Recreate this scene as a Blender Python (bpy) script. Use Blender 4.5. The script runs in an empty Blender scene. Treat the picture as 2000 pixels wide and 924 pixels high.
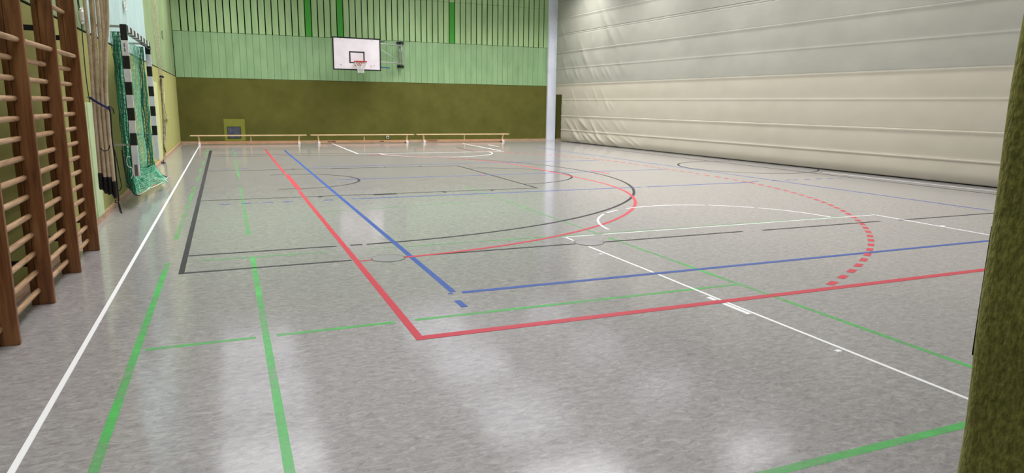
import bpy, bmesh, math, random
from math import sin, cos, pi, radians, sqrt, exp
from mathutils import Vector, Matrix, noise
random.seed(7)
C = bpy.context.scene.collection
scn = bpy.context.scene

# ------------------------------------------------------------------ camera
R0 = (0.92411633, -0.38191567, 0.01222377)      # camera right
R1 = (-0.06170809, -0.18073162, -0.98159472)    # camera down
R2 = (0.37709563, 0.90635341, -0.19058433)      # camera forward
cam_d = bpy.data.cameras.new('camera'); cam = bpy.data.objects.new('camera', cam_d); C.objects.link(cam)
m = Matrix(((R0[0], -R1[0], -R2[0], 0), (R0[1], -R1[1], -R2[1], 0), (R0[2], -R1[2], -R2[2], 1.54), (0, 0, 0, 1)))
cam.matrix_world = m
cam_d.sensor_width = 36; cam_d.lens = 1328.45 / 2000 * 36
cam_d.clip_start = 0.05; cam_d.clip_end = 200
scn.camera = cam

# ------------------------------------------------------------------ light and exposure
scn.view_settings.view_transform = 'Standard'; scn.view_settings.look = 'None'
scn.view_settings.gamma = 1.0; scn.view_settings.use_curve_mapping = False
scn.view_settings.exposure = 0.28
w = bpy.data.worlds.new('world'); scn.world = w; w.use_nodes = True
w.node_tree.nodes['Background'].inputs[0].default_value = (0.9, 0.95, 1, 1)
w.node_tree.nodes['Background'].inputs[1].default_value = 0.05
LAMP_W = 120.0
LAMPS = [(x, y) for x in (0.55, 6.9, 11.6) for y in (3.5, 8.0, 12.0, 16.0, 20.0, 24.0)] + [(15.3, 25.0), (-.85, -.6)]  # last two are added: to light the gap by the column, and the pier
CEIL = 7.0

# ------------------------------------------------------------------ helpers
def newbm(): return bmesh.new()
def obj(name, bm, mat=None, parent=None, smooth=False):
    me = bpy.data.meshes.new(name); bm.normal_update(); bm.to_mesh(me); bm.free()
    o = bpy.data.objects.new(name, me); C.objects.link(o)
    if mat: me.materials.append(mat)
    if parent: o.parent = parent
    if smooth:
        for p in me.polygons: p.use_smooth = True
    return o
def tag(o, label=None, cat=None, group=None, kind=None):
    if label: o['label'] = label
    if cat: o['category'] = cat
    if group: o['group'] = group
    if kind: o['kind'] = kind
    return o
def thing(name, label, cat, loc=(0, 0, 0), group=None):
    o = bpy.data.objects.new(name, None); C.objects.link(o); o.location = loc; o.empty_display_size = .1
    return tag(o, label, cat, group)
def struct(name, bm, mat, parent=None):
    o = obj(name, bm, mat, parent)
    if not parent: o['kind'] = 'structure'
    return o
def box(bm, x0, x1, y0, y1, z0, z1, bev=0):
    vs = [bm.verts.new(p) for p in ((x0,y0,z0),(x1,y0,z0),(x1,y1,z0),(x0,y1,z0),(x0,y0,z1),(x1,y0,z1),(x1,y1,z1),(x0,y1,z1))]
    fs = [bm.faces.new([vs[i] for i in f]) for f in ((3,2,1,0),(4,5,6,7),(0,1,5,4),(1,2,6,5),(2,3,7,6),(3,0,4,7))]
    if bev:
        es = list({e for f in fs for e in f.edges})
        bmesh.ops.bevel(bm, geom=es, offset=bev, segments=2, affect='EDGES', profile=.5)
    return bm
def tube(bm, pts, r, n=8, cap=True, lobes=0, pitch=.1, phase=0):
    pts = [Vector(p) for p in pts]; rings = []
    up = Vector((0.13, 0.31, 1)).normalized(); a0 = None; L = 0
    for i, p in enumerate(pts):
        t = (pts[min(i+1, len(pts)-1)] - pts[max(i-1, 0)]).normalized()
        if a0 is None:
            a0 = t.cross(Vector((1, 0, 0)) if abs(t.x) < .8 else Vector((0, 1, 0))).normalized()
        a = (a0 - t * a0.dot(t)).normalized(); b = t.cross(a); a0 = a
        if i: L += (p - pts[i-1]).length
        rr = r[i] if isinstance(r, (list, tuple)) else r
        ring = []
        for k in range(n):
            th = 2*pi*k/n
            q = rr
            if lobes: q = rr * (0.80 + 0.24*abs(cos(lobes/2*(th + phase - 2*pi*L/pitch))))
            ring.append(bm.verts.new(p + a*(q*cos(th)) + b*(q*sin(th))))
        rings.append(ring)
    for i in range(len(rings)-1):
        for k in range(n):
            bm.faces.new((rings[i][k], rings[i][(k+1) % n], rings[i+1][(k+1) % n], rings[i+1][k]))
    if cap:
        bm.faces.new(rings[0][::-1]); bm.faces.new(rings[-1])
    return bm
def lin(a, b, n): return [tuple(a[j] + (b[j]-a[j])*i/n for j in range(3)) for i in range(n+1)]
def smooth_path(P, n=8):
    P = [Vector(p) for p in P]; out = []
    for i in range(len(P)-1):
        p0 = P[max(i-1, 0)]; p1 = P[i]; p2 = P[i+1]; p3 = P[min(i+2, len(P)-1)]
        for k in range(n):
            t = k/n
            out.append(0.5*((2*p1) + (p2-p0)*t + (2*p0-5*p1+4*p2-p3)*t*t + (3*p1-p0-3*p2+p3)*t**3))
    out.append(P[-1]); return out
def S(r, g, b):      # sRGB 0-255 to linear
    f = lambda c: (c/255/12.92 if c <= 10.3 else ((c/255+.055)/1.055)**2.4)
    return (f(r), f(g), f(b), 1)

# ------------------------------------------------------------------ materials
def mat(name, col, rough=.6, metal=0, spec=.5, **k):
    m = bpy.data.materials.new(name); m.use_nodes = True
    b = m.node_tree.nodes['Principled BSDF']
    b.inputs['Base Color'].default_value = col; b.inputs['Roughness'].default_value = rough
    b.inputs['Metallic'].default_value = metal; b.inputs['Specular IOR Level'].default_value = spec
    for a, v in k.items(): b.inputs[a.replace('_', ' ')].default_value = v
    return m
def vary(m, cols, scale=8, stretch=(1, 1, 1), detail=6, bump=0, bscale=None, lo=.35, hi=.65, dist=0):
    """noise-driven colour between two or more colours, with optional bump, object space"""
    nt = m.node_tree; b = nt.nodes['Principled BSDF']; N = nt.nodes.new; Lk = nt.links.new
    tc = N('ShaderNodeTexCoord'); mp = N('ShaderNodeMapping'); mp.inputs['Scale'].default_value = stretch
    Lk(tc.outputs['Object'], mp.inputs['Vector'])
    nz = N('ShaderNodeTexNoise'); nz.inputs['Scale'].default_value = scale; nz.inputs['Detail'].default_value = detail
    nz.inputs['Distortion'].default_value = dist
    Lk(mp.outputs[0], nz.inputs['Vector'])
    cr = N('ShaderNodeValToRGB'); e = cr.color_ramp.elements
    e[0].position = lo; e[0].color = cols[0]; e[1].position = hi; e[1].color = cols[-1]
    for i, c in enumerate(cols[1:-1]):
        x = e.new(lo + (hi-lo)*(i+1)/(len(cols)-1)); x.color = c
    Lk(nz.outputs['Fac'], cr.inputs[0]); Lk(cr.outputs[0], b.inputs['Base Color'])
    if bump:
        n2 = N('ShaderNodeTexNoise'); n2.inputs['Scale'].default_value = bscale or scale*4; n2.inputs['Detail'].default_value = 4
        Lk(mp.outputs[0], n2.inputs['Vector'])
        bp = N('ShaderNodeBump'); bp.inputs['Strength'].default_value = bump; bp.inputs['Distance'].default_value = .01
        Lk(n2.outputs['Fac'], bp.inputs['Height']); Lk(bp.outputs[0], b.inputs['Normal'])
    return m

def felt(name, a, bcol):
    m = mat(name, a, 1.0, spec=.1)
    nt = m.node_tree; b = nt.nodes['Principled BSDF']; N = nt.nodes.new; Lk = nt.links.new
    tc = N('ShaderNodeTexCoord')
    n1 = N('ShaderNodeTexNoise'); n1.inputs['Scale'].default_value = 1.3; n1.inputs['Detail'].default_value = 7; n1.inputs['Roughness'].default_value = .65
    mp = N('ShaderNodeMapping'); mp.inputs['Scale'].default_value = (1, 1, .45)
    n2 = N('ShaderNodeTexNoise'); n2.inputs['Scale'].default_value = 190; n2.inputs['Detail'].default_value = 3
    Lk(tc.outputs['Object'], n1.inputs['Vector']); Lk(tc.outputs['Object'], mp.inputs['Vector']); Lk(mp.outputs[0], n2.inputs['Vector'])
    mx = N('ShaderNodeMath'); mx.operation = 'MULTIPLY_ADD'; mx.inputs[1].default_value = .72
    Lk(n2.outputs['Fac'], mx.inputs[0])
    m2 = N('ShaderNodeMath'); m2.operation = 'MULTIPLY'; m2.inputs[1].default_value = .28
    Lk(n1.outputs['Fac'], m2.inputs[0]); Lk(m2.outputs[0], mx.inputs[2])
    cr = N('ShaderNodeValToRGB'); e = cr.color_ramp.elements
    e[0].position = .36; e[0].color = a; e[1].position = .64; e[1].color = bcol
    Lk(mx.outputs[0], cr.inputs[0]); Lk(cr.outputs[0], b.inputs['Base Color'])
    bp = N('ShaderNodeBump'); bp.inputs['Strength'].default_value = .7; bp.inputs['Distance'].default_value = .004
    Lk(n2.outputs['Fac'], bp.inputs['Height']); Lk(bp.outputs[0], b.inputs['Normal'])
    b.inputs['Sheen Weight'].default_value = .46; b.inputs['Sheen Roughness'].default_value = .5
    b.inputs['Sheen Tint'].default_value = S(228, 226, 150)
    return m
M = {}
M['felt'] = felt('olive_felt', S(72, 73, 30), S(116, 114, 58))
M['felt_light'] = felt('light_olive_felt', S(120, 125, 50), S(150, 152, 72))
M['green_panel'] = vary(mat('green_panel', S(120, 165, 115), .55), [S(136, 172, 124), S(150, 184, 136)], 2.2, (1.5, 1, .5))
M['green_slat'] = vary(mat('green_slat', S(130, 170, 115), .55), [S(152, 186, 130), S(172, 202, 146)], 2.6, (2, 1, .3))
M['green_left'] = vary(mat('green_left', S(120, 150, 100), .55), [S(130, 150, 104), S(148, 168, 122)], 1.5, (1, 1, .5))
M['bright_green'] = mat('bright_green', S(62, 158, 46), .5)
M['gap'] = mat('gap_dark', S(12, 16, 11), .95, spec=.1)
M['joint'] = mat('joint_green', S(70, 100, 66), .9)
M['blue_panel'] = vary(mat('pale_blue_panel', S(190, 215, 212), .5), [S(176, 204, 202), S(196, 220, 216)], 3, (1, 2, .4))
M['pale_green'] = vary(mat('pale_green_board', S(195, 215, 165), .5), [S(186, 208, 158), S(204, 222, 174)], 3)
M['cream_pad'] = mat('pale_yellow_pad', S(205, 208, 150), .6)
M['plaster'] = mat('ceiling_white', S(215, 216, 222), .9)
M['column'] = vary(mat('painted_column', S(212, 214, 230), .5), [S(226, 228, 244), S(236, 238, 250)], 2)
M['wood_trim'] = vary(mat('wood_trim', S(190, 155, 120), .5), [S(176, 140, 106), S(206, 172, 138)], 6, (1, 1, 8))
def wood(name, cols, stretch, scale=9, rough=.45):
    return vary(mat(name, cols[0], rough), cols, scale, stretch, 8, bump=.15, lo=.3, hi=.7, dist=1.2)
M['wood_post'] = wood('brown_post_wood', [S(98, 60, 36), S(132, 86, 52), S(156, 110, 72)], (3, 3, .25), 6)
M['wood_rung'] = wood('rung_wood', [S(160, 122, 88), S(192, 154, 118), S(214, 180, 144)], (3, .3, 3), 10)
M['wood_bench'] = wood('bench_wood', [S(205, 172, 128), S(228, 200, 158)], (.4, 3, 3), 8)
M['wood_beam'] = wood('bench_beam_wood', [S(176, 128, 96), S(206, 162, 128)], (.4, 3, 3), 8)
M['white_rubber'] = mat('white_rubber', S(228, 222, 225), .6)
M['rope'] = vary(mat('rope_fibre', S(150, 134, 110), .95, spec=.1), [S(196, 178, 150), S(222, 206, 178)], 9, (1, 1, 1), bump=.15, bscale=200)
M['rope_pale'] = vary(mat('pale_cord', S(196, 186, 160), .9), [S(176, 164, 138), S(214, 204, 180)], 30)
M['black'] = mat('black_rubber', S(18, 18, 22), .6)
M['black_paint'] = mat('black_paint', S(16, 16, 18), .45)
M['white_paint'] = vary(mat('white_paint', S(215, 214, 216), .4), [S(196, 196, 200), S(222, 221, 222)], 5)
M['alu'] = vary(mat('aluminium', S(150, 148, 146), .4, .6), [S(140, 138, 136), S(176, 174, 172)], 5)
M['blue_strap'] = mat('blue_strap', S(40, 50, 110), .8)
M['net_green'] = vary(mat('green_net_cord', S(52, 150, 118), .6, spec=.4), [S(60, 168, 132), S(160, 224, 188)], 9)
M['net_dark'] = mat('dark_green_net', S(34, 120, 90), .7)
M['white_cord'] = mat('white_cord', S(225, 225, 220), .8)
M['board'] = vary(mat('backboard_white', S(235, 228, 232), .4), [S(228, 220, 226), S(240, 234, 238)], 2)
M['rim'] = mat('rim_red', S(196, 40, 36), .4)
M['steel'] = mat('pale_steel', S(190, 200, 190), .35, .3)
M['dark_steel'] = mat('dark_steel', S(40, 42, 46), .5, .4)
M['blue_steel'] = mat('blue_steel', S(44, 96, 140), .45)
M['screen'] = vary(mat('blue_grey_mesh', S(78, 82, 98), .6), [S(66, 72, 88), S(92, 92, 106)], 8)
M['plastic'] = mat('white_plastic', S(225, 222, 215), .4)
M['diffuser'] = mat('lamp_diffuser', S(230, 230, 235), .6, Emission_Color=S(240, 240, 255), Emission_Strength=1.15)
M['lamp'] = mat('lamp_housing', S(220, 220, 222), .5)
M['cur_low'] = vary(mat('cream_curtain', S(198, 192, 176), .75, spec=.3), [S(179, 173, 157), S(184, 178, 163)], 1.2, (1, 1, 1.5), bump=.12, bscale=60)
M['cur_up'] = vary(mat('grey_curtain', S(176, 176, 164), .75, spec=.3), [S(158, 157, 147), S(164, 163, 152)], 1.2, (1, 1, 1.5), bump=.12, bscale=60)
M['scuff'] = mat('scuff_brown', S(96, 66, 60), .8)
M['hem'] = mat('curtain_gap_shadow', S(52, 44, 38), .8)  # dark tone painting the shadow line below the curtain

# floor: marbled grey sheet flooring with a polished seal
def floor_mat():
    m = mat('grey_marbled_flooring', S(150, 150, 146), .2, spec=.6)
    nt = m.node_tree; b = nt.nodes['Principled BSDF']; N = nt.nodes.new; Lk = nt.links.new
    tc = N('ShaderNodeTexCoord')
    def nz(scale, st, det=6, dist=0, rough=.6):
        mp = N('ShaderNodeMapping'); mp.inputs['Scale'].default_value = st; mp.inputs['Rotation'].default_value = (0, 0, radians(-7))
        Lk(tc.outputs['Object'], mp.inputs['Vector'])
        n = N('ShaderNodeTexNoise'); n.inputs['Scale'].default_value = scale; n.inputs['Detail'].default_value = det
        n.inputs['Distortion'].default_value = dist; n.inputs['Roughness'].default_value = rough
        Lk(mp.outputs[0], n.inputs['Vector']); return n
    a = nz(15, (1, 2.0, 1), 10, .9, .76)
    c1 = N('ShaderNodeValToRGB'); e = c1.color_ramp.elements
    e[0].position = .30; e[0].color = S(128, 125, 126); e[1].position = .72; e[1].color = S(186, 184, 182)
    x = e.new(.5); x.color = S(157, 154, 154)
    Lk(a.outputs['Fac'], c1.inputs[0])
    d = nz(34, (1, 3.2, 1), 6, 1.6, .62)     # pale wisps
    c2 = N('ShaderNodeValToRGB'); e = c2.color_ramp.elements
    e[0].position = .60; e[0].color = (0, 0, 0, 1); e[1].position = .74; e[1].color = (1, 1, 1, 1)
    Lk(d.outputs['Fac'], c2.inputs[0])
    mx = N('ShaderNodeMix'); mx.data_type = 'RGBA'; mx.inputs[7].default_value = S(200, 196, 184)
    f = N('ShaderNodeMath'); f.operation = 'MULTIPLY'; f.inputs[1].default_value = .42
    Lk(c2.outputs[0], f.inputs[0]); Lk(f.outputs[0], mx.inputs[0]); Lk(c1.outputs[0], mx.inputs[6])
    d3 = nz(26, (1, 2.6, 1), 7, 1.6, .66)     # dark wisps
    c3 = N('ShaderNodeValToRGB'); e = c3.color_ramp.elements
    e[0].position = .60; e[0].color = (0, 0, 0, 1); e[1].position = .72; e[1].color = (1, 1, 1, 1)
    Lk(d3.outputs['Fac'], c3.inputs[0])
    mx2 = N('ShaderNodeMix'); mx2.data_type = 'RGBA'; mx2.inputs[7].default_value = S(96, 90, 88)
    f2 = N('ShaderNodeMath'); f2.operation = 'MULTIPLY'; f2.inputs[1].default_value = .38
    Lk(c3.outputs[0], f2.inputs[0]); Lk(f2.outputs[0], mx2.inputs[0]); Lk(mx.outputs[2], mx2.inputs[6])
    Lk(mx2.outputs[2], b.inputs['Base Color'])
    r = nz(1.6, (1, 1, 1), 4)
    mr = N('ShaderNodeMapRange'); mr.inputs[3].default_value = .07; mr.inputs[4].default_value = .17
    Lk(r.outputs['Fac'], mr.inputs[0]); Lk(mr.outputs[0], b.inputs['Roughness'])
    g = nz(22, (1, 2, 1), 5)
    bp = N('ShaderNodeBump'); bp.inputs['Strength'].default_value = .06; bp.inputs['Distance'].default_value = .003
    Lk(g.outputs['Fac'], bp.inputs['Height']); Lk(bp.outputs[0], b.inputs['Normal'])
    return m
M['floor'] = floor_mat()
def line_mat(name, col, wear=0.0, r=.35, spec=.35):
    """court paint: opaque, or worn so that the flooring shows through in streaks"""
    m = mat(name, col, r, spec=spec); nt = m.node_tree; b = nt.nodes['Principled BSDF']; N = nt.nodes.new; Lk = nt.links.new
    tc = N('ShaderNodeTexCoord'); n = N('ShaderNodeTexNoise'); n.inputs['Scale'].default_value = 1.1; n.inputs['Detail'].default_value = 8
    n.inputs['Roughness'].default_value = .7
    Lk(tc.outputs['Object'], n.inputs['Vector'])
    mr = N('ShaderNodeMapRange'); mr.inputs[1].default_value = .35; mr.inputs[2].default_value = .6
    mr.inputs[3].default_value = 1 - wear; mr.inputs[4].default_value = 1 - wear*(.25 if wear < .9 else .5)
    Lk(n.outputs['Fac'], mr.inputs[0]); Lk(mr.outputs[0], b.inputs['Alpha'])
    return m
M['l_red'] = line_mat('red_court_paint', S(200, 54, 74), .04)
M['l_blue'] = line_mat('blue_court_paint', S(48, 84, 164), .05)
M['l_green'] = line_mat('green_court_paint', S(84, 205, 98), .8)
M['l_green_faint'] = line_mat('faded_green_court_paint', S(96, 196, 104), .97)
M['l_black'] = line_mat('black_court_paint', S(50, 50, 52), .08, .5, .15)
M['l_white'] = line_mat('white_court_paint', S(250, 251, 253), .02)
M['disc'] = mat('floor_socket_lid', S(156, 153, 158), .12)

# ------------------------------------------------------------------ the hall
XL, XR, YF, YN = -1.6, 16.5, 27.8, -3.0
fl = struct('floor', box(newbm(), XL-.2, XR+.2, YN-.2, YF+.2, -.2, 0), M['floor'])
ce = struct('ceiling', box(newbm(), XL-.2, XR+.2, YN-.2, YF+.2, CEIL, CEIL+.2), M['plaster'])
# left wall: core, felt below, green boarding above, pale blue panel
wl = struct('wall_left', box(newbm(), XL-.25, XL-.03, YN-.2, YF+.25, 0, CEIL), M['gap'])
obj('felt_cladding', box(newbm(), XL-.03, XL, YN, YF, 0, 2.37), M['felt'], wl)
bm = newbm()
for a, b_ in ((YN, 4.0), (4.012, 8.0), (8.012, 10.55), (18.15, 22.6), (22.606, YF-.03)):
    box(bm, XL-.03, XL-.004, a, b_, 2.40, CEIL)
obj('green_boarding', bm, M['green_left'], wl)
tag(obj('wall_panel', box(newbm(), XL-.03, XL+.004, 10.56, 18.14, 2.40, CEIL), M['blue_panel'], wl), 'pale blue wall panel')
# back wall
wb = struct('wall_back', box(newbm(), XL-.25, XR+.2, YF+.03, YF+.25, 0, CEIL), M['gap'])
obj('felt_cladding', box(newbm(), XL, XR, YF, YF+.03, 0, 2.35), M['felt'], wb)
bm = newbm(); x0 = -1.305; P = .2373
k = -1
xs = [x0 + P*i for i in range(0, 62)]
edges = [XL+.012] + xs
for a, b_ in zip(edges, edges[1:]):
    box(bm, a+.005, b_-.005, YF+.004, YF+.03, 2.362, 3.975)
obj('green_boarding', bm, M['green_panel'], wb)
obj('boarding_backing', box(newbm(), XL+.01, xs[-1], YF+.012, YF+.032, 2.362, 3.975), M['joint'], wb)
bm = newbm(); bright = (18, 23, 42)
for i in range(-1, 61):
    a = XL+.012 if i < 0 else xs[i]+.020; b_ = xs[i+1]-.020
    if i not in bright: box(bm, a, b_, YF-.012, YF+.03, 3.985, 5.592)
    if i not in (18, 23): box(bm, a, b_, YF-.012, YF+.03, 5.60, CEIL)
obj('slats', bm, M['green_slat'], wb)
for i in bright:
    tag(obj('accent_slat', box(newbm(), xs[i]+.016, xs[i+1]-.016, YF-.016, YF+.03, 3.985, CEIL if i < 40 else 5.592), M['bright_green'], wb), 'bright green slat')
# right wall behind the curtain, near wall behind the camera, and the padded pier at the right
wr = struct('wall_right', box(newbm(), XR, XR+.2, YN-.2, YF+.2, 0, CEIL), M['green_panel'])
wn = struct('wall_near', box(newbm(), XL-.2, XR+.2, YN-.2, YN, 0, CEIL), M['felt'])
bm = newbm()          # padded pier beside the camera, with a soft, slightly wavy corner
nz_, ns = 90, 10
prof = []
for i in range(ns+1):
    th = pi/2 + (pi/2)*i/ns
    prof.append((.9965 + .03*cos(th), .583 + .03*sin(th)))
prof = [(XR, .613)] + prof + [(.9665, .38), (.9665, -.1), (XR, -.1)]
rings = []
for j in range(nz_+1):
    z = CEIL*j/nz_ if j > 60 else 2.2*j/60
    if j > 60: z = 2.2 + (CEIL-2.2)*(j-60)/(nz_-60)
    d = .0035*sin(z*7.0+.6) + .002*sin(z*19)
    rings.append([bm.verts.new((x + (d if x < 2 else 0), y, z)) for x, y in prof])
n = len(prof)
for j in range(nz_):
    for i in range(n):
        bm.faces.new((rings[j][i], rings[j+1][i], rings[j+1][(i+1) % n], rings[j][(i+1) % n]))
bm.faces.new(rings[0]); bm.faces.new(rings[-1][::-1])
pier = obj('wall_pier', bm, M['felt'], None, True); pier['kind'] = 'structure'; pier.name = 'wall_front'
bm = newbm(); tube(bm, [(.9853 + .0012*sin(z*9), .6108, z) for z in [1.19 + .01*i for i in range(20)]], .0018, 6)
tag(obj('seam_edge', bm, M['gap'], pier, True), 'dark folded seam of the felt')
# column at the right end of the back wall
bm = newbm(); box(bm, 13.13, 13.53, 27.66, YF-.013, 0, CEIL, .004)
col = struct('trim_1', bm, M['column']); tag(col, 'white painted column at the end of the back wall')
bm = newbm(); box(bm, 13.535, 13.575, 27.7, YF-.013, 0.05, CEIL)  # narrow dark strip right of the column
tag(struct('trim_2', bm, M['dark_steel']), 'dark strip beside the white column')
# baseboards
struct('baseboard_left', box(newbm(), XL+.001, XL+.035, 2.0, YF-.05, 0, .075, .004), M['wood_trim'])
struct('baseboard_back', box(newbm(), XL+.04, XR, YF-.04, YF-.001, 0, .06, .004), M['wood_trim'])

# ------------------------------------------------------------------ court markings (painted on the floor)
LAY = [0.0006]
class Marks:
    def __init__(s): s.bm = newbm(); LAY[0] += .00025; s.z = LAY[0]
    def quad(s, P):
        lo = [s.bm.verts.new((x, y, 0.0)) for x, y in P]; hi = [s.bm.verts.new((x, y, s.z)) for x, y in P]
        f = s.bm.faces.new(hi)
        n = len(P)
        for i in range(n): s.bm.faces.new((lo[i], lo[(i+1) % n], hi[(i+1) % n], hi[i]))
    def seg(s, x0, y0, x1, y1, w=.05, w2=None):
        w2 = w2 or w; d = Vector((x1-x0, y1-y0)).normalized(); nx, ny = -d.y, d.x
        s.quad([(x0-nx*w/2, y0-ny*w/2), (x1-nx*w2/2, y1-ny*w2/2), (x1+nx*w2/2, y1+ny*w2/2), (x0+nx*w/2, y0+ny*w/2)])
    def arc(s, cx, cy, r, a0, a1, w=.05, n=None):
        n = n or max(2, int(abs(a1-a0)*r/.12))
        A = [radians(a0) + radians(a1-a0)*i/n for i in range(n+1)]
        for p, q in zip(A, A[1:]):
            a, b = r-w/2, r+w/2
            s.quad([(cx+a*cos(p), cy+a*sin(p)), (cx+b*cos(p), cy+b*sin(p)), (cx+b*cos(q), cy+b*sin(q)), (cx+a*cos(q), cy+a*sin(q))])
    def done(s, name, m, label):
        bmesh.ops.recalc_face_normals(s.bm, faces=s.bm.faces)
        return tag(obj(name, s.bm, m, fl), label)
g = Marks()       # green: badminton, worn
for x in (-.61, .155):
    g.seg(x, 1.9, x, 7.15, .045)
for a, b_ in ((-.56, .09), (.22, 1.02), (1.17, 4.08)): g.seg(a, 4.62, b_, 4.62, .045)
g.seg(-.58, 2.04, 5.4, 2.04, .05); g.seg(4.11, 2.07, 4.11, 6.9, .045)
g.done('badminton_lines', M['l_green'], 'worn green court lines')
g = Marks()       # the parts that are rubbed thin
for x in (-.61, .155):
    for a, b_ in ((8.4, 13.6), (14.6, 19.4), (20.4, 24.6)): g.seg(x, a, x, b_, .05)
g.seg(-.44, 7.16, .9, 7.16, .045); g.seg(1.3, 7.16, 8.2, 7.16, .045)
g.seg(4.11, 7.2, 4.11, 12.2, .045); g.seg(1.2, 9.9, 4.08, 10.3, .04)
g.done('badminton_lines', M['l_green_faint'], 'faded green court lines')
b = Marks()       # black: basketball
b.seg(-.465, 6.64, -.52, 23.5, .048, .08)
for a, c in ((-.44, 1.06), (1.60, 3.56), (3.90, 5.93), (6.25, 8.35), (8.70, 13.7)): b.seg(a, 6.67, c, 6.69, .042)
b.seg(-.44, 21.52, 7.0, 21.3, .05)
b.seg(-.44, 7.43, 1.02, 7.43, .045); b.seg(1.17, 7.43, 1.30, 7.43, .045); b.seg(-.44, 20.86, 1.1, 20.8, .045)
b.arc(1.115, 14.13, 6.71, -88, 88, .05)
b.seg(-.44, 11.6, 5.33, 11.6); b.seg(-.44, 16.55, 5.33, 16.45); b.seg(5.33, 11.6, 5.33, 16.45)
b.arc(5.33, 14.02, 1.76, -90, 90); b.arc(1.115, 14.05, 1.3, -105, 105)
for y in (11.53, 16.54):
    b.seg(2.23, y, 2.63, y, .10)
    for x in (1.32, 3.46, 4.36): b.seg(x, y, x+.06, y, .12)
b.arc(12.6, 14.25, 1.75, 62, 318)
b.seg(13.19, 8.16, 12.68, 21.0, .05); b.seg(7.5, 21.4, 7.55, 23.4)
b.done('basketball_lines', M['l_black'], 'black court lines')
v = Marks()       # blue: volleyball
v.seg(1.655, 5.24, 1.66, 23.15, .055); v.seg(1.72, 5.2, 10.95, 5.22, .06)
v.seg(1.60, 5.20, 1.64, 5.20, .03); v.seg(1.61, 4.80, 1.61, 4.99, .055)
v.seg(1.80, 11.12, 7.35, 11.15); v.seg(7.45, 11.15, 10.1, 11.22)
v.seg(2.0, 14.02, 10.1, 14.21, .045); v.seg(1.8, 16.98, 9.8, 17.12, .045)
for x in (-.18, .13, .44, .73, 1.35): v.seg(x, 11.11, x+.15, 11.11)
for x in (10.2, 10.72, 11.1, 11.3, 11.66, 12.0, 12.34, 12.66): v.seg(x, 11.32, x+.17, 11.34, .045)
for x in (-.18, .23): v.seg(x, 17.06, x+.17, 17.06, .045)
v.seg(10.97, 6.87, 10.5, 23.0, .045)
v.done('volleyball_lines', M['l_blue'], 'blue court lines')
r = Marks()       # red: handball
r.seg(1.10, 4.192, 1.10, 12.38, .056); r.seg(1.12, 12.56, 1.12, 15.38, .085); r.seg(1.10, 15.60, 1.10, 23.7, .056)
r.seg(1.129, 4.23, 14.05, 4.23, .075)
r.arc(1.10, 12.5, 5.87, -86.3, 0, .052); r.seg(6.97, 12.5, 6.97, 15.5, .052); r.arc(1.10, 15.5, 5.87, 0, 62, .05)
r.seg(1.13, 6.63, 1.28, 6.65, .03)
n9 = 0
a = -67.5
while a < 72:
    y = (12.47 if a < 0 else 15.5) + 9.0*sin(radians(a))
    if y > 4.24: r.arc(1.15, 12.47 if a < 0 else 15.5, 8.95, a, a+1.02, .068, 1)
    a += 2.0
y = 12.62
while y < 15.4: r.seg(10.1, y, 10.1, y+.16, .05); y += .31
r.seg(8.05, 13.6, 8.05, 14.5); r.seg(5.07, 13.93, 5.07, 14.05)
r.done('handball_lines', M['l_red'], 'red court lines')
wt = Marks()      # white: far-left line and cross courts
wt.seg(-.925, 1.8, -.93, 26.55, .030)
wt.seg(3.63, 1.2, 3.62, 4.19, .026); wt.seg(3.62, 4.27, 3.63, 5.16, .026); wt.seg(3.63, 5.24, 3.63, 6.50, .026); wt.seg(3.63, 6.86, 3.63, 7.09, .026)
wt.seg(3.60, 7.08, 4.03, 7.09, .026); wt.seg(4.15, 7.09, 8.80, 7.13, .026); wt.seg(8.79, 7.13, 8.78, 4.9, .030)
wt.seg(3.575, 3.88, 3.575, 4.18, .04); wt.seg(3.575, 4.28, 3.575, 4.37, .04)
wt.seg(3.545, 3.05, 3.585, 3.05, .035); wt.seg(3.545, 6.12, 3.585, 6.12, .035); wt.seg(8.83, 6.1, 8.86, 6.15, .05)
for a0, a1 in ((2, 38), (40, 62), (64, 110), (117, 128), (133, 173)): wt.arc(6.17, 7.13, 1.8, a0, a1, .030)
wt.seg(3.65, 21.05, 3.64, 26.6, .05); wt.seg(3.65, 21.08, 8.5, 21.2, .030); wt.seg(8.49, 21.5, 8.58, 25.8, .05); wt.seg(9.24, 23.6, 9.28, 24.8, .05)
wt.arc(6.1, 21.05, 1.8, 180, 360, .030); wt.seg(13.75, 7.9, 13.45, 12.5, .02)
wt.done('white_lines', M['l_white'], 'white court lines')
sm = Marks(); sm.seg(.36, 5.5, .36, 12.5, .004); sm.done('flooring_seam', M['disc'], 'fine seam between flooring sheets')
for (x, y) in ((1.42, 6.66), (3.74, 6.70)):
    bm = newbm()
    for rr, zz in ((.165, .0026), ):
        c = bmesh.ops.create_circle(bm, cap_ends=True, radius=rr, segments=40)
        bmesh.ops.translate(bm, verts=c['verts'], vec=(x, y, zz))
    d = obj('socket_lid', bm, M['disc'], fl); tag(d, 'round grey floor socket lid')
    bm = newbm()
    for i in range(40):
        a, c_ = 2*pi*i/40, 2*pi*(i+1)/40
        q = [(x+k*cos(t), y+k*sin(t), .003) for k, t in ((.162, a), (.168, a), (.168, c_), (.162, c_))]
        bm.faces.new([bm.verts.new(p) for p in q])
    obj('lid_rim', bm, M['l_black'], d)

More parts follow.
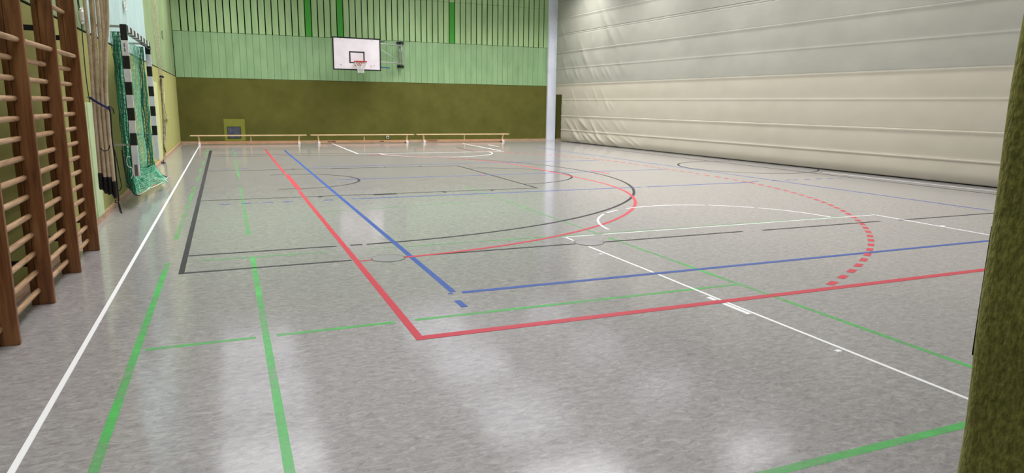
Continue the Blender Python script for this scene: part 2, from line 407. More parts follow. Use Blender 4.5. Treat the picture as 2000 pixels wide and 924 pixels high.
# ------------------------------------------------------------------ divider curtain
def cur_x(y): return 14.22 - .05433*(y - 8.78)
SEAMS = [0.0, .50, 1.10, 1.76, 2.40, 3.05, 3.73, 4.42, 5.09, 5.75, 6.4, CEIL]
KIND = {.50: 'w', 1.10: 's', 1.76: 'w', 2.40: 's', 3.05: 'w', 3.73: 's', 4.42: 'w', 5.09: 's', 5.75: 'w', 6.4: 's'}
rnd = random.Random(3)
WR = []      # drag folds hanging from the far edge: (y at top, z top, z bottom, slope, height, width)
for i in range(16):
    y0 = 26.9 - i*.36 - rnd.uniform(0, .3)
    zt = rnd.choice((4.4, 5.1, 6.2, 3.7)); L = rnd.uniform(.9, 2.2)
    WR.append((y0, zt, max(2.45, zt-L), rnd.uniform(.35, .75), rnd.uniform(.010, .028)*(1 if i < 11 else .5), rnd.uniform(.07, .16)))
for i in range(10):
    y0 = 26.6 - i*.42 - rnd.uniform(0, .35)
    WR.append((y0, 3.05, 2.42, rnd.uniform(.5, .9), rnd.uniform(.008, .024), rnd.uniform(.05, .11)))
for i in range(9):
    y0 = 26.5 - i*.45 - rnd.uniform(0, .3)
    WR.append((y0, rnd.choice((2.38, 1.75)), rnd.uniform(1.1, 1.5), rnd.uniform(.5, 1.0), rnd.uniform(.008, .022), rnd.uniform(.05, .09)))
for i in range(9):
    y0 = 26.4 - i*.5 - rnd.uniform(0, .3)
    WR.append((y0, 1.09, rnd.choice((.5, .12)), rnd.uniform(.9, 1.7), rnd.uniform(.02, .045)*(1 if i < 6 else .45), rnd.uniform(.07, .13)))
for i in range(9):
    y0 = 26.2 - i*.55 - rnd.uniform(0, .3)
    WR.append((y0, .52, .03, rnd.uniform(1.6, 3.0), rnd.uniform(.025, .06)*(1 if i < 6 else .4), rnd.uniform(.08, .15)))
WR += [(24.4, 6.2, 2.7, .75, .05, .16), (23.6, 5.6, 3.2, .9, .032, .14), (25.3, 4.4, 2.45, .6, .03, .12), (22.6, 3.5, 2.42, .9, .02, .12)]
for (yy_, zt) in ((15.2, 3.0), (11.5, 1.7), (9.6, 2.95), (9.9, 3.0), (10.4, 2.9), (8.9, 1.1)):
    WR.append((yy_, zt, zt-.45, .9, .007, .06))
WR_ = [(a, b, c, d, e*.75, f*1.2) for a, b, c, d, e, f in WR]
def sst(t):
    t = min(1, max(0, t)); return t*t*(3-2*t)
def cur_off(y, z):
    o = 0.0
    for a, b_ in zip(SEAMS, SEAMS[1:]):
        if a <= z <= b_:
            f = (z-a)/(b_-a)
            o += .012*sin(pi*f)                 # each band bellies out a little
            if KIND.get(b_) == 's' : o += .012*max(0, f-.1) * 0
            if KIND.get(a) == 's': o += -.0
            break
    for s_, kd in KIND.items():
        d = z - s_
        if kd == 'w': o += {.50: .020, 1.76: .010}.get(s_, .010)*exp(-(d/.026)**2)        # rounded welt
        else: o += (-.018*exp(-((d-.008)/.009)**2) if d > .002 else .022*sst(1 + d/.10))
    for (y0, zb, za, sl, amp, wd) in WR_:
        if za-.02 <= z <= zb+.02:
            f = (z-za)/(zb-za); f = min(1, max(0, f)); t = y - (y0 - sl*(zb-z))
            if abs(t) < wd*3: o += amp*exp(-(t/wd)**2)*sst(2.6*(1-f))*sst(2.0*f + (.6 if za < .2 else 0))
    o += .018*noise.noise(Vector((y*.3, z*.5, 3.1))) + .004*noise.noise(Vector((y*2.3, z*3, 9.1)))
    if z < .25: o -= .07*(1-z/.25)**2          # bottom edge tucks under
    return o
def cur_mesh(z0, z1, ystart, notch=None):
    ys = []; y = ystart
    while y > 4.5:
        ys.append(y); y -= .03 if y > 20.5 else (.07 if y > 14 else .12)
    ys.append(4.5)
    zs = sorted(set([z0, z1] + ([1.98] if notch else []) + [z0 + (z1-z0)*i/int((z1-z0)/.03) for i in range(int((z1-z0)/.03)+1)] +
                    [s_+d for s_ in KIND for d in (-.03, -.018, -.008, .001, .004, .008, .014, .02, .03) if z0 < s_+d < z1]))
    bm = newbm(); G = []
    for z in zs:
        row = []
        for y in ys:
            yy = y
            x = cur_x(yy) - cur_off(yy, z)
            row.append(bm.verts.new((x, yy, z)))
        G.append(row)
    for j in range(len(zs)-1):
        for i in range(len(ys)-1):
            if notch and zs[j] < 1.979 and ys[i] > 26.5: continue
            bm.faces.new((G[j][i], G[j][i+1], G[j+1][i+1], G[j+1][i]))
    bmesh.ops.delete(bm, geom=[v for v in bm.verts if not v.link_faces], context='VERTS')
    return bm
cur = thing('divider_curtain', 'cream and grey padded divider curtain hanging the whole length of the right side', 'curtain', (cur_x(16), 16, 0))
def attach(o, root):
    o.parent = root; o.matrix_parent_inverse = Matrix.Translation(-Vector(root.location)); return o
for nm, a, b_, ys_, mt, lb in (('lower_panel', .035, 2.40, 27.0, 'cur_low', 'cream lower curtain panel'),
                               ('upper_panel', 2.40, CEIL-.02, 27.0, 'cur_up', 'grey upper curtain panel')):
    o = obj(nm, cur_mesh(a, b_, ys_, nm == 'lower_panel'), M[mt], None, True); attach(o, cur); tag(o, lb)
    sd = o.modifiers.new('s', 'SOLIDIFY'); sd.thickness = .02; sd.offset = 1
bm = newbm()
tube(bm, [(cur_x(y)+.075, y, .028) for y in [4.6 + .5*i for i in range(44)]], .022, 10)  # dark strip added as the shade in the gap under the curtain
attach(obj('bottom_shadow_strip', bm, M['hem'], None, True), cur)

# ------------------------------------------------------------------ ceiling lamps
def lamp_obj(x, y, i):
    row = {0.55: 'above the left side of the court', 6.9: 'above the middle of the court', 11.6: 'beside the divider curtain', 15.3: 'added unseen behind the divider curtain', -.85: 'added to brighten the near pier'}[x]
    pos = 'behind the camera' if y < 0 else ['nearest the camera', 'second from the camera', 'third from the camera', 'fourth from the camera', 'fifth from the camera', 'nearest the back wall'][[3, 8, 12, 16, 20, 24].index(min(24, int(y)))]
    t = thing('ceiling_lamp', 'white ceiling lamp ' + row + ', ' + pos, 'lamp', (x, y, CEIL-.16), 'ceiling lamps over the hall')
    bm = newbm(); hx, hy = (1.2, 1.45) if 0 < x < 10 else ((.95, .55) if x > 0 else (.6, .6))
    box(bm, -hx, hx, -hy, hy, .06, .158, .01)
    box(bm, -hx, hx, -hy, -hy+.02, 0, .06); box(bm, -hx, hx, hy-.02, hy, 0, .06)
    box(bm, -hx, -hx+.02, -hy, hy, 0, .06); box(bm, hx-.02, hx, -hy, hy, 0, .06)
    obj('lamp_housing', bm, M['lamp'], t)
    ld = bpy.data.lights.new('lamp_tube', 'AREA'); ld.shape = 'RECTANGLE'; ld.size = 2*hx-.1; ld.size_y = 2*hy-.1; ld.spread = radians(128)
    ld.energy = LAMP_W * {3.5: .35, 8.0: .7, 12.0: .95, 16.0: 1.05, 20.0: 1.15, 24.0: 1.3, 25.0: .6, -.6: .85}[y]; ld.color = (1, .985, .96)
    lo = bpy.data.objects.new('lamp_light', ld); C.objects.link(lo); lo.parent = t; lo.location = (0, 0, .05)
    obj('diffuser', box(newbm(), -hx+.021, hx-.021, -hy+.021, hy-.021, .051, .059), M['diffuser'], t)
for i, (x, y) in enumerate(LAMPS): lamp_obj(x, y, i)

# ------------------------------------------------------------------ wall bars
wbars = thing('wall_bars', 'tall brown wooden wall bars with round pale rungs on the left wall', 'wall bars', (-1.45, 6.5, 0))
PY = [4.0, 4.99, 5.97, 7.0, 8.0]
for y in PY:
    bm = newbm(); box(bm, -1.407, -1.30, y-.0, y+.036, 0, 2.75, .005)
    attach(obj('post', bm, M['wood_post']), wbars)
    bm = newbm(); box(bm, -1.45, -1.409, y+.001, y+.036, 0, 2.75, .004)
    attach(obj('back_rail', bm, M['wood_post']), wbars)
for k, y in enumerate(PY):
    if k in (0, ): continue
    for z in (.30, 2.1):
        attach(obj('wall_bracket', box(newbm(), -1.599, -1.452, y+.005, y+.03, z, z+.045), M['dark_steel']), wbars)
ZR = [.112 + .1427*i for i in range(13)]
def rung_bm(y0, y1, x, z):
    bm = newbm(); pts = lin((x, y0, z), (x, y1, z), 6)
    tube(bm, pts, [.0195, .0205, .0208, .021, .0208, .0205, .0195], 14); return bm
for y0, y1 in zip(PY, PY[1:]):
    for z in ZR + [1.951, 2.36]:
        x = -1.36 if z == 1.951 else -1.40
        if z == 1.951: x = -1.345
        attach(obj('rung', rung_bm(y0+.03, y1+.008, x, z), M['wood_rung'], None, True), wbars)

# ------------------------------------------------------------------ boards leaning flat on the left wall
bm = newbm(); box(bm, XL+.001, XL+.03, 9.25, 9.76, .0765, 1.50, .004)
box(bm, XL+.001, XL+.045, 9.755, 10.22, .0765, 1.50, .006)
tag(obj('wall_board', bm, M['pale_green']), 'pale green board on the left wall behind the climbing ropes', 'board')
bm = newbm(); box(bm, XL+.001, XL+.022, 18.75, 19.3, .0765, 1.98, .004); box(bm, XL+.001, XL+.014, 19.295, 19.85, .0765, 1.98, .004)
tag(obj('wall_strip', bm, M['cream_pad']), 'pale yellow upright strip on the left wall behind the far goalpost', 'strip')
bm = newbm(); box(bm, XL-.003, XL+.035, 10.15, 10.42, 2.47, 2.66, .006)
sw = tag(obj('switch_box', bm, M['plastic']), 'small white switch box on the green left wall beside the climbing ropes', 'switch')
bm = newbm()
for j in range(3): box(bm, XL+.03, XL+.045, 10.2, 10.37, 2.49+.055*j, 2.525+.055*j, .003)
obj('rocker', bm, M['white_paint'], sw)

# ------------------------------------------------------------------ climbing ropes
RX = lambda px: (px - 166) / 43.5 * .183      # spread of the bundle across the wall direction
def rope(traces, gz, ez, dy, label, r=.0162):
    """traces: four x positions at z 2.46, 1.99, 1.49, .8; gz: top of rubber sleeve; ez: rope end"""
    X = list(traces); y = 7.7 + dy
    key = [(X[0] + (X[0]-X[1])*.9, y+.05, CEIL-.09), (X[0] + (X[0]-X[1])*.8, y+.03, 4.2), (X[0], y, 2.46), (X[1], y, 1.99), (X[2], y*.3+7.7*.7, 1.49), (X[3], y, .8), (X[3] + (X[3]-X[2])*.15, y, gz)]
    pts = smooth_path(key, 120)
    t = thing('climbing_rope', label, 'rope', (X[3], y, ez), 'bundled climbing ropes')
    bm = newbm(); tube(bm, pts, r, 18, lobes=3, pitch=.06)
    attach(obj('rope_line', bm, M['rope'], None, True), t)
    e = pts[-1]
    bm = newbm(); tube(bm, [(e[0], e[1], gz+.02), (e[0], e[1], gz), (e[0]-.001, e[1], ez+.02), (e[0]-.001, e[1], ez)], [r*1.05, r*1.18, r*1.15, r*.9], 16)
    attach(tag(obj('rubber_end', bm, M['black'], None, True), 'black rubber sleeve'), t)
# px columns at heights 0, 100, 205, 345 of the photograph, turned into metres on the plane y = 7.7
def col(px, py):
    d = [(px-1000)/1328.45*R0[j] + (py-462)/1328.45*R1[j] + R2[j] for j in range(3)]
    return d[0]/d[1]*7.7
def tr(a, b_, c_, d_): return (col(a, 0), col(b_, 100), col(c_, 205), col(d_, 345))
rope(tr(166, 177, 184, 197), .815, .67, -.03, 'climbing rope farthest left in the bundle, nearest the wall bars')
rope(tr(181.5, 188, 193, 206), .775, .63, -.03, 'second climbing rope from the wall bars, at the front of the bundle')
rope(tr(190, 197.5, 201, 214.5), .775, .625, -.03, 'third climbing rope from the wall bars, at the front of the bundle')
rope(tr(209.5, 207.5, 209, 222.5), .735, .58, -.03, 'climbing rope farthest right in the bundle, its black end hanging lowest')
rope(tr(175.5, 182.5, 188.5, 201.5), .80, .65, .03, 'climbing rope at the back of the bundle, between first and second')
rope(tr(196, 202.5, 205, 218.5), .75, .60, .03, 'climbing rope at the back of the bundle, beside the rightmost one')
rope(tr(202, 205.5, 197, 210), .76, .61, .035, 'climbing rope at the back of the bundle, behind its middle')
# strap around the bundle
bm = newbm()
zc = 1.50; cx, cy = col(196.5, 205), 7.70
loop = [(cx + .082*cos(a), cy + .062*sin(a) - .0, zc - .055*cos(a)) for a in [2*pi*i/40 for i in range(41)]]
for k in range(3): tube(bm, [(p[0], p[1], p[2] + .007*(k-1)) for p in loop], .0045, 6, cap=False)
tube(bm, smooth_path([(cx-.08, 7.7, 1.553), (cx-.09, 7.66, 1.555), (cx-.102, 7.66, 1.562)]), .004, 6)
tag(obj('tie_strap', bm, M['blue_strap'], None, True), 'dark blue strap tied round the bundle of climbing ropes', 'strap')
def P7(px, py, y=7.6):
    d = [(px-1000)/1328.45*R0[j] + (py-462)/1328.45*R1[j] + R2[j] for j in range(3)]
    return (d[0]/d[1]*y, y, 1.54 + d[2]/d[1]*y)
bm = newbm()
tube(bm, smooth_path([P7(212, 207), P7(216, 225), P7(219, 270), P7(224, 310), P7(227, 345), P7(230, 372), P7(232, 392)]), .007, 6)
tube(bm, smooth_path([P7(213, 207), P7(220, 212), P7(223, 222)]), .005, 6)
tube(bm, smooth_path([P7(221, 285), P7(228, 312), P7(234, 345), P7(237, 362), P7(234, 372), P7(230, 371)]), .0045, 6)
tube(bm, smooth_path([P7(232, 390), P7(226, 392), P7(226, 396), P7(232, 397), P7(236, 410), P7(238, 416), P7(235, 414), P7(232, 402), P7(231, 390)]), .0045, 6)
tube(bm, smooth_path([P7(197, 290), P7(203, 295), P7(212, 292), P7(214, 284)]), .0045, 6)
tag(obj('black_cord', bm, M['black'], None, True), 'loose black cord with looped end hanging beside the climbing ropes', 'cord')
def PW(px, py, x=-1.57):
    d = [(px-1000)/1328.45*R0[j] + (py-462)/1328.45*R1[j] + R2[j] for j in range(3)]
    return (x, d[1]/d[0]*x, 1.54 + d[2]/d[0]*x)
bm = newbm()
tube(bm, smooth_path([PW(150, -60), PW(153, 0), PW(158, 30), PW(162, 85), PW(168, 150), PW(174, 192), PW(184, 250), PW(190, 290)]), .006, 6)
tube(bm, smooth_path([PW(147, -60), PW(151, 0), PW(156, 32), PW(159, 46)]), .005, 6)
hc = tag(obj('pull_rope', bm, M['black'], None, True), 'thin dark cord running down the left wall just left of the climbing ropes', 'cord')
bm = newbm(); tube(bm, smooth_path([PW(156.5, 17, -1.55), PW(158, 24, -1.55), PW(160, 38, -1.55), PW(160.5, 47, -1.55)]), [.012]*6 + [.035]*13 + [.014]*6, 10)
obj('cleat', bm, M['plastic'], hc, True)
# cord and hook on the pale blue panel
bm = newbm(); tube(bm, smooth_path([PW(243, -40, -1.575), PW(243.5, 0, -1.575), PW(244, 18, -1.575)]), .012, 6)
for k in range(3):
    c0 = PW(243.5 + .4*k, 3 + 6*k, -1.565)
    tube(bm, [(c0[0], c0[1] + .10*cos(a), c0[2] + .045*sin(a)) for a in [2*pi*i/12 for i in range(13)]], .011, 6, cap=False)
tube(bm, smooth_path([PW(244, 19, -1.575), PW(246, 30, -1.575), PW(247, 44, -1.575)]), .005, 6)
tag(obj('hanging_chain', bm, M['plastic'], None, True), 'short pale chain hanging on the blue panel above the goal', 'chain')

# ------------------------------------------------------------------ handball goal hung on the wall
gx, gy0, gy1, gz0, gz1 = -1.235, 11.0, 14.16, .465, 2.555
goal = thing('handball_goal', 'black and white handball goal with green net hung flat along the left wall', 'goal', (gx, 12.6, gz0))
def striped(name, segs):
    """one post as a single mesh with painted bands in two materials"""
    bm = newbm(); mi = []
    for (dims, k) in segs:
        n0 = len(bm.faces); bm.faces.ensure_lookup_table()
        box(bm, *dims)
        bm.faces.ensure_lookup_table()
        for f in bm.faces[n0:]: f.material_index = k
    o = obj(name, bm, M['black_paint']); o.data.materials.append(M['white_paint']); o.data.materials.append(M['alu'])
    attach(o, goal); return o
def bands(z0, z1, n): return [z0 + (z1-z0)*i/n for i in range(n+1)]
hw = .040
# band heights follow the painted sections, longer at the corner and the foot
near = []
cols = [0, 1, 0, 1, 0, 1, 0, 1, 0, 1]
zz = [gz1, 2.343, 2.135, 1.958, 1.782, 1.606, 1.428, 1.252, 1.077, .906, gz0]
for (a, b_), k in zip(zip(zz[1:], zz), cols): near.append(((gx-hw, gx+hw, gy0, gy0+.08, a, b_), k))
np_ = striped('post', near)
far = [((gx-hw, gx+hw, gy1, gy1+.08, a, b_), k) for (a, b_), k in zip(zip(zz[1:], zz), cols)]
striped('post', far)
cb = []; yb = [gy0+.08, gy0+.20] + [gy0+.20 + (gy1-gy0-.32)*i/13 for i in range(1, 14)] + [gy1]
for i, (a, b_) in enumerate(zip(yb, yb[1:])): cb.append(((gx-hw, gx+hw, a, b_, gz1-.08, gz1), i % 2))
striped('crossbar', cb)
# foot sleeves and lettering
bm = newbm(); box(bm, gx-.020, gx+.022, gy0-.003, gy0+.001, gz0+.01, gz0+.17, .001)
attach(tag(obj('foot_plate', bm, mat('plum_plate', S(96, 84, 84), .5)), 'dark plate at the foot'), goal)
bm = newbm()
for k in range(9):
    z = 2.300 - k*.0125
    if k == 4: continue
    wd = random.choice((.010, .013, .012)); box(bm, gx-.012, gx-.012+wd, gy0-.0015, gy0-.0002, z-.008, z)
    box(bm, gx+.0, gx+.008, gy0-.0015, gy0-.0002, z-.007, z-.003)
attach(tag(obj('lettering', bm, M['black_paint']), 'small upright maker lettering on the white band'), goal)
# wall brackets that carry it
for y in (gy0+.03, gy1+.03):
    for za in (gz1-.045, .90):
        bm = newbm(); box(bm, XL+.006, gx-hw, y-.012, y+.012, za, za+.03); box(bm, XL+.0045, XL+.012, y-.05, y+.05, za-.05, za+.07)
        attach(tag(obj('wall_bracket', bm, M['alu']), 'grey metal bracket'), goal)
bm = newbm(); tube(bm, smooth_path([(gx-.01, gy1-.9, gz1-.10), (gx+.05, gy1-.3, gz1-.13), (gx+.02, gy1+.03, gz1-.09)]), .011, 6)
box(bm, gx-.02, gx+.05, gy1-.03, gy1+.03, gz1-.13, gz1-.07)
attach(obj('latch_rod', bm, M['dark_steel']), goal)
# net: knotted cords as fine tubes
def net(F, nu, nv, r, mt, name, label=None, closed=False):
    bm = newbm()
    G = [[F(i/nu, j/nv) for j in range(nv+1)] for i in range(nu+1)]
    for row in G: tube(bm, row, r, 3, cap=False)
    for j in range(nv+1): tube(bm, [G[i][j] for i in range(nu+1)], r, 3, cap=False)
    o = obj(name, bm, mt, None, True); attach(o, goal)
    if label: tag(o, label)
    return o
nn = lambda a, b_, c_=0: noise.noise(Vector((a, b_, c_)))
def back(u, v):
    y = gy0+.12 + (gy1-gy0-.16)*u
    z = gz1-.12 - v*2.25
    sag = .035*sin(u*pi*5)*sin(v*9) - .05*sin(pi*u)*(v)
    x = -1.38 - .15*u + .02*sin(u*11) + .03*v*v + .02*nn(u*6, v*8)
    x += .08*v**6
    return (x, y + .03*nn(v*9, u*5, 2), max(.03, z + sag))
net(back, 40, 34, .0046, M['net_green'], 'net_back', 'green net behind the mouth of the goal')
net(lambda u, v: tuple(Vector(back(u, v)) + Vector((-.03 + .02*nn(u*7, v*4, 8), .04, .03))), 36, 30, .0042, M['net_dark'], 'net_back', 'darker second layer of the net')
def front_drape(u, v):     # second layer of slack net hanging nearer the frame
    y = gy0+.16 + (gy1-gy0-.22)*u
    z = gz1-.12 - v*2.2
    x = -1.335 - .03*u + .02*sin(u*9+1) + .02*nn(u*5, v*7, 5) - .03*sin(v*pi)
    return (x, y + .05*nn(v*7, u*4, 7), z - .06*abs(sin(u*pi*6))*sin(v*3.1))
net(front_drape, 34, 30, .0040, M['net_green'], 'net_fold', 'slack fold of green net')
def side(y0, sgn):
    def F(u, v):
        x = -1.385 + .10*u
        z = gz1-.10 - v*(2.13 + .12*u)
        return (x + .02*nn(v*9, u*3), y0 + sgn*(.05 + .09*sin(u*14+v*5)*.6) + .05*nn(v*6, u*4, 1), z)
    return F
net(side(gy0+.02, 1), 7, 36, .0050, M['net_dark'], 'net_side', 'dark green bunched net behind the near post')
net(side(gy0+.09, 1), 6, 34, .0050, M['net_green'], 'net_side', 'green bunched net behind the near post')
net(side(gy1-.08, -1), 9, 30, .0050, M['net_green'], 'net_side', 'green bunched net beside the far post')
net(side(gy1-.16, -1), 8, 30, .0050, M['net_dark'], 'net_side', 'dark green net beside the far post')
def puddle(u, v):          # slack hem below the frame, dragging at the floor at the far end
    y = gy0+.0 + (gy1-gy0+.35)*u
    top = (-1.28 - .06*sin(u*7), .50 - .12*u)
    lo = .20 - .11*u
    x = top[0] + (.07 + .10*u)*v + .05*sin(u*15+v*4)*v - .18*v*(1-v)
    z = top[1] + (lo-top[1])*v + .03*nn(u*9, v*5)
    return (x, y + .05*nn(u*5, v*7, 3), max(.03, z))
net(puddle, 48, 14, .0048, M['net_green'], 'net_hem', 'bunched hem of the green net')
net(lambda u, v: tuple(Vector(puddle(u, v)) + Vector((-.05 + .03*nn(u*8, v*5, 8), .03, .015))), 44, 12, .0048, M['net_dark'], 'net_hem', 'darker layer of the net hem')
bm = newbm()
tube(bm, smooth_path([(-1.385, gy0-.02, .85), (-1.38, gy0-.02, .65), (-1.36, gy0-.03, .45), (-1.32, gy0-.02, .29), (-1.28, gy0+.03, .20), (-1.22, gy0+.05, .19)]), .009, 8)
attach(tag(obj('net_frame', bm, M['dark_steel'], None, True), 'thin dark rod at the near foot of the net'), goal); bm = newbm()
tube(bm, smooth_path([(-1.33, gy1-.1, .60), (-1.27, gy1-.04, .36), (-1.20, gy1+.05, .20), (-1.13, gy1+.22, .115), (-1.09, gy1+.30, .10)]), .009, 8)
attach(tag(obj('net_frame', bm, M['dark_steel'], None, True), 'thin dark rod at the far foot of the net'), goal)
bm = newbm()
tube(bm, smooth_path([(-1.29, gy0-.03, .74), (-1.325, gy0-.03, .755), (-1.34, gy0-.03, .68), (-1.325, gy0-.03, .61), (-1.285, gy0-.03, .59), (-1.275, gy0-.03, .53), (-1.295, gy0-.03, .46), (-1.31, gy0-.03, .44)]), .0045, 6)
tube(bm, smooth_path([(-1.24, gy0+.02, .20), (-1.15, gy0+.1, .24), (-1.12, gy0+.2, .27), (-1.13, gy0+.4, .25), (-1.12, gy0+.9, .21), (-1.10, gy0+2, .15), (-1.09, gy1+.3, .11)]), .005, 6)
attach(tag(obj('border_cord', bm, M['white_cord'], None, True), 'white border cord'), goal)

# ------------------------------------------------------------------ ring hoist ropes by the far corner
hr = thing('ring_ropes', 'pale thin hoist ropes drawn down the left wall beyond the goal', 'rope', (-1.57, 19.6, 1.0))
for k, (a, b_) in enumerate(((294.5, 311), (298, 313), (301, 315), (303.5, 317.5))):
    bm = newbm(); tube(bm, smooth_path([PW(a-6, -60), PW(a, 0), PW((a+b_)/2, 80), PW(b_, 150)]), .0075 if k < 3 else .010, 6)
    o = obj('rope_strand', bm, M['rope_pale'], None, True); o.parent = hr; o.matrix_parent_inverse = Matrix.Translation(-Vector(hr.location))
bm = newbm(); tube(bm, smooth_path([PW(317.5, 150), PW(320, 180), PW(321, 205), PW(325, 225), PW(329, 229), PW(325, 231), PW(322, 226)]), .011, 6)
o = obj('rope_tail', bm, M['rope_pale'], None, True); o.parent = hr; o.matrix_parent_inverse = Matrix.Translation(-Vector(hr.location))
bm = newbm(); a = PW(314, 150, -1.56)
tube(bm, [(a[0]+.03, a[1]-.35, a[2]), (a[0]+.04, a[1], a[2]+.01), (a[0]+.03, a[1]+.3, a[2])], .03, 8); tube(bm, [(XL+.001, a[1], a[2]), (a[0]+.04, a[1], a[2])], .02, 8)
o = obj('cleat', bm, M['dark_steel'], None, True); o.parent = hr; o.matrix_parent_inverse = Matrix.Translation(-Vector(hr.location))
bm = newbm()
pts = smooth_path([PW(314, 152), PW(316, 180), PW(318, 210), PW(320, 250), PW(321, 285), PW(323, 300), (-1.55, 18.95, .03)], 24)
tube(bm, pts, .020, 12, lobes=3, pitch=.2)
pts2 = smooth_path([PW(315, 152), PW(317.5, 190), PW(320, 230), PW(323, 255), PW(322.5, 275), PW(321, 284)], 14)
tube(bm, pts2, .014, 8, lobes=3, pitch=.14)
tag(obj('chain_rope', bm, vary(mat('brown_rope', S(98, 86, 66), .9), [S(92, 82, 64), S(150, 138, 114)], 14), None, True), 'brown twisted rope reaching the floor by the far goalpost', 'rope')
bm = newbm(); box(bm, -1.555, -1.465, 18.88, 18.99, .0, .02, .005); tube(bm, [(-1.51, 18.93 + .03*cos(t), .048 + .03*sin(t)) for t in [2*pi*i/12 for i in range(13)]], .008, 6, cap=False)
tag(obj('floor_anchor', bm, M['dark_steel']), 'small dark metal floor anchor at the foot of the brown rope', 'anchor')

# ------------------------------------------------------------------ benches along the back wall
def bench(x, y, label, dark=None):
    t = thing('gym_bench', label, 'bench', (x, y, 0), 'long wooden benches along the back wall')
    L = 3.94
    bm = newbm(); box(bm, 0, L, -.12, .14, .305, .340, .006)
    obj('seat', bm, M['wood_bench'], t)
    bm = newbm(); box(bm, .30, 3.66, -.05, .05, .030, .118, .008)
    obj('balance_beam', bm, M['wood_beam'], t)
    for xx in (.29, 3.66):
        s = 1 if xx < 1 else -1
        bm = newbm(); vs = []
        prof = [(-.07, .305), (.07, .305), (.05, .12), (.13, .0), (-.13, .0), (-.05, .12)]
        for dx in (-.025, .025):
            vs.append([bm.verts.new((xx + dx + (.02*s if z > .2 else 0)*-1, yy, z)) for yy, z in prof])
        bm.faces.new(vs[0]); bm.faces.new(vs[1][::-1])
        for i in range(6): bm.faces.new((vs[0][i], vs[1][i], vs[1][(i+1) % 6], vs[0][(i+1) % 6]))
        bmesh.ops.recalc_face_normals(bm, faces=bm.faces)
        lg = obj('leg', bm, M['wood_bench'], t)
        for ya in (-.16, .10):
            tag(obj('rubber_foot', box(newbm(), xx-.045, xx+.045, ya, ya+.06, 0, .075, .012), M['white_rubber'], lg), 'white rubber foot')
    bm = newbm(); box(bm, 1.975, 2.015, -.04, .04, .11, .306, .004)
    obj('centre_support', bm, M['wood_bench'], t)
    if dark:
        for a, b_ in dark:
            tag(obj('scuff_patch', box(newbm(), a, b_, -.0525, -.0495, .055, .088), M['scuff'], t), 'dark patch on the low beam')
    return t
bench(-1.225, 26.62, 'long low wooden bench, leftmost of the three, in front of the grey wall mat')
bench(2.86, 26.64, 'middle one of the three long wooden benches, in front of the white socket', [(.62, .72), (.74, .92), (2.6, 2.75)])
bench(6.93, 26.66, 'long low wooden bench, rightmost of the three, nearest the white column', [(.42, .82)])

# ------------------------------------------------------------------ details on the back wall
bm = newbm(); box(bm, -.11, .62, YF-.012, YF-.0005, .065, .88, .004)
pn = tag(obj('wall_patch', bm, M['felt_light']), 'light olive square patch with a blue-grey mat behind the left bench', 'patch')
bm = newbm(); box(bm, .0, .47, YF-.03, YF-.0125, .17, .60, .006)
sc_ = tag(obj('grey_mat', bm, M['screen'], pn), 'blue-grey square in the patch')
bm = newbm()
box(bm, -.0, .47, YF-.034, YF-.03, .17, .185); box(bm, 0, .47, YF-.034, YF-.03, .585, .60); box(bm, 0, .014, YF-.034, YF-.03, .17, .6); box(bm, .456, .47, YF-.034, YF-.03, .17, .6)
obj('edge_frame', bm, M['dark_steel'], sc_)
bm = newbm(); box(bm, 5.965, 6.075, YF-.03, YF-.0005, .11, .225, .008)
so = tag(obj('power_socket', bm, M['plastic']), 'white power socket low on the back wall behind the middle bench', 'socket')
bm = newbm(); c = bmesh.ops.create_cone(bm, cap_ends=True, segments=20, radius1=.034, radius2=.034, depth=.006)
bmesh.ops.rotate(bm, verts=c['verts'], matrix=Matrix.Rotation(pi/2, 3, 'X')); bmesh.ops.translate(bm, verts=c['verts'], vec=(6.02, YF-.032, .168))
obj('socket_well', bm, M['dark_steel'], so)
# small white hook dot and hook on the left wall
bm = newbm(); tube(bm, smooth_path([PW(316.5, 60, -1.598), PW(317, 72, -1.56), PW(318.5, 77, -1.56)]), .01, 6)
tag(obj('wall_hook', bm, M['dark_steel'], None, True), 'small dark hook on the green left wall near the back corner', 'hook')

# ------------------------------------------------------------------ basketball backboard on its swing arm
bb = thing('basketball_hoop', 'white basketball backboard with black border and red rim on a swing arm', 'basketball hoop', (4.7, 26.8, 2.6))
A = Vector((3.795, 26.72, 0)); B = Vector((5.615, 26.88, 0)); ux = (B-A).normalized(); un = Vector((ux.y, -ux.x, 0))   # un faces the court
zb0, zb1 = 2.742, 3.935
def bp_(u, z, d=0): p = A + ux*u + un*d; return (p.x, p.y, z + (0.006 if u < .1 else 0)*0)
W = (B-A).length
def slab(bm, u0, u1, z0, z1, d0, d1):
    P_ = [bp_(u, z, d) for z in (z0, z1) for (u, d) in ((u0, d0), (u1, d0), (u1, d1), (u0, d1))]
    vs = [bm.verts.new(p) for p in P_]
    for f in ((3,2,1,0),(4,5,6,7),(0,1,5,4),(1,2,6,5),(2,3,7,6),(3,0,4,7)): bm.faces.new([vs[i] for i in f])
bm = newbm(); slab(bm, 0, W, zb0, zb1, 0, .025); bmesh.ops.recalc_face_normals(bm, faces=bm.faces)
attach(tag(obj('backboard', bm, M['board']), 'white board'), bb)
bm = newbm()
t_ = .042
slab(bm, -.004, t_, zb0, zb1, .0, .028); slab(bm, W-t_, W+.004, zb0, zb1, .0, .028); slab(bm, 0, W, zb1-t_, zb1+.004, .0, .028); slab(bm, 0, W, zb0-.004, zb0+t_, .0, .028)
bmesh.ops.recalc_face_normals(bm, faces=bm.faces)
attach(tag(obj('board_border', bm, M['black_paint']), 'black border band'), bb)
bm = newbm(); c0 = .905; i0, i1 = c0-.295, c0+.295; j0, j1 = 3.00, 3.435; t_ = .05
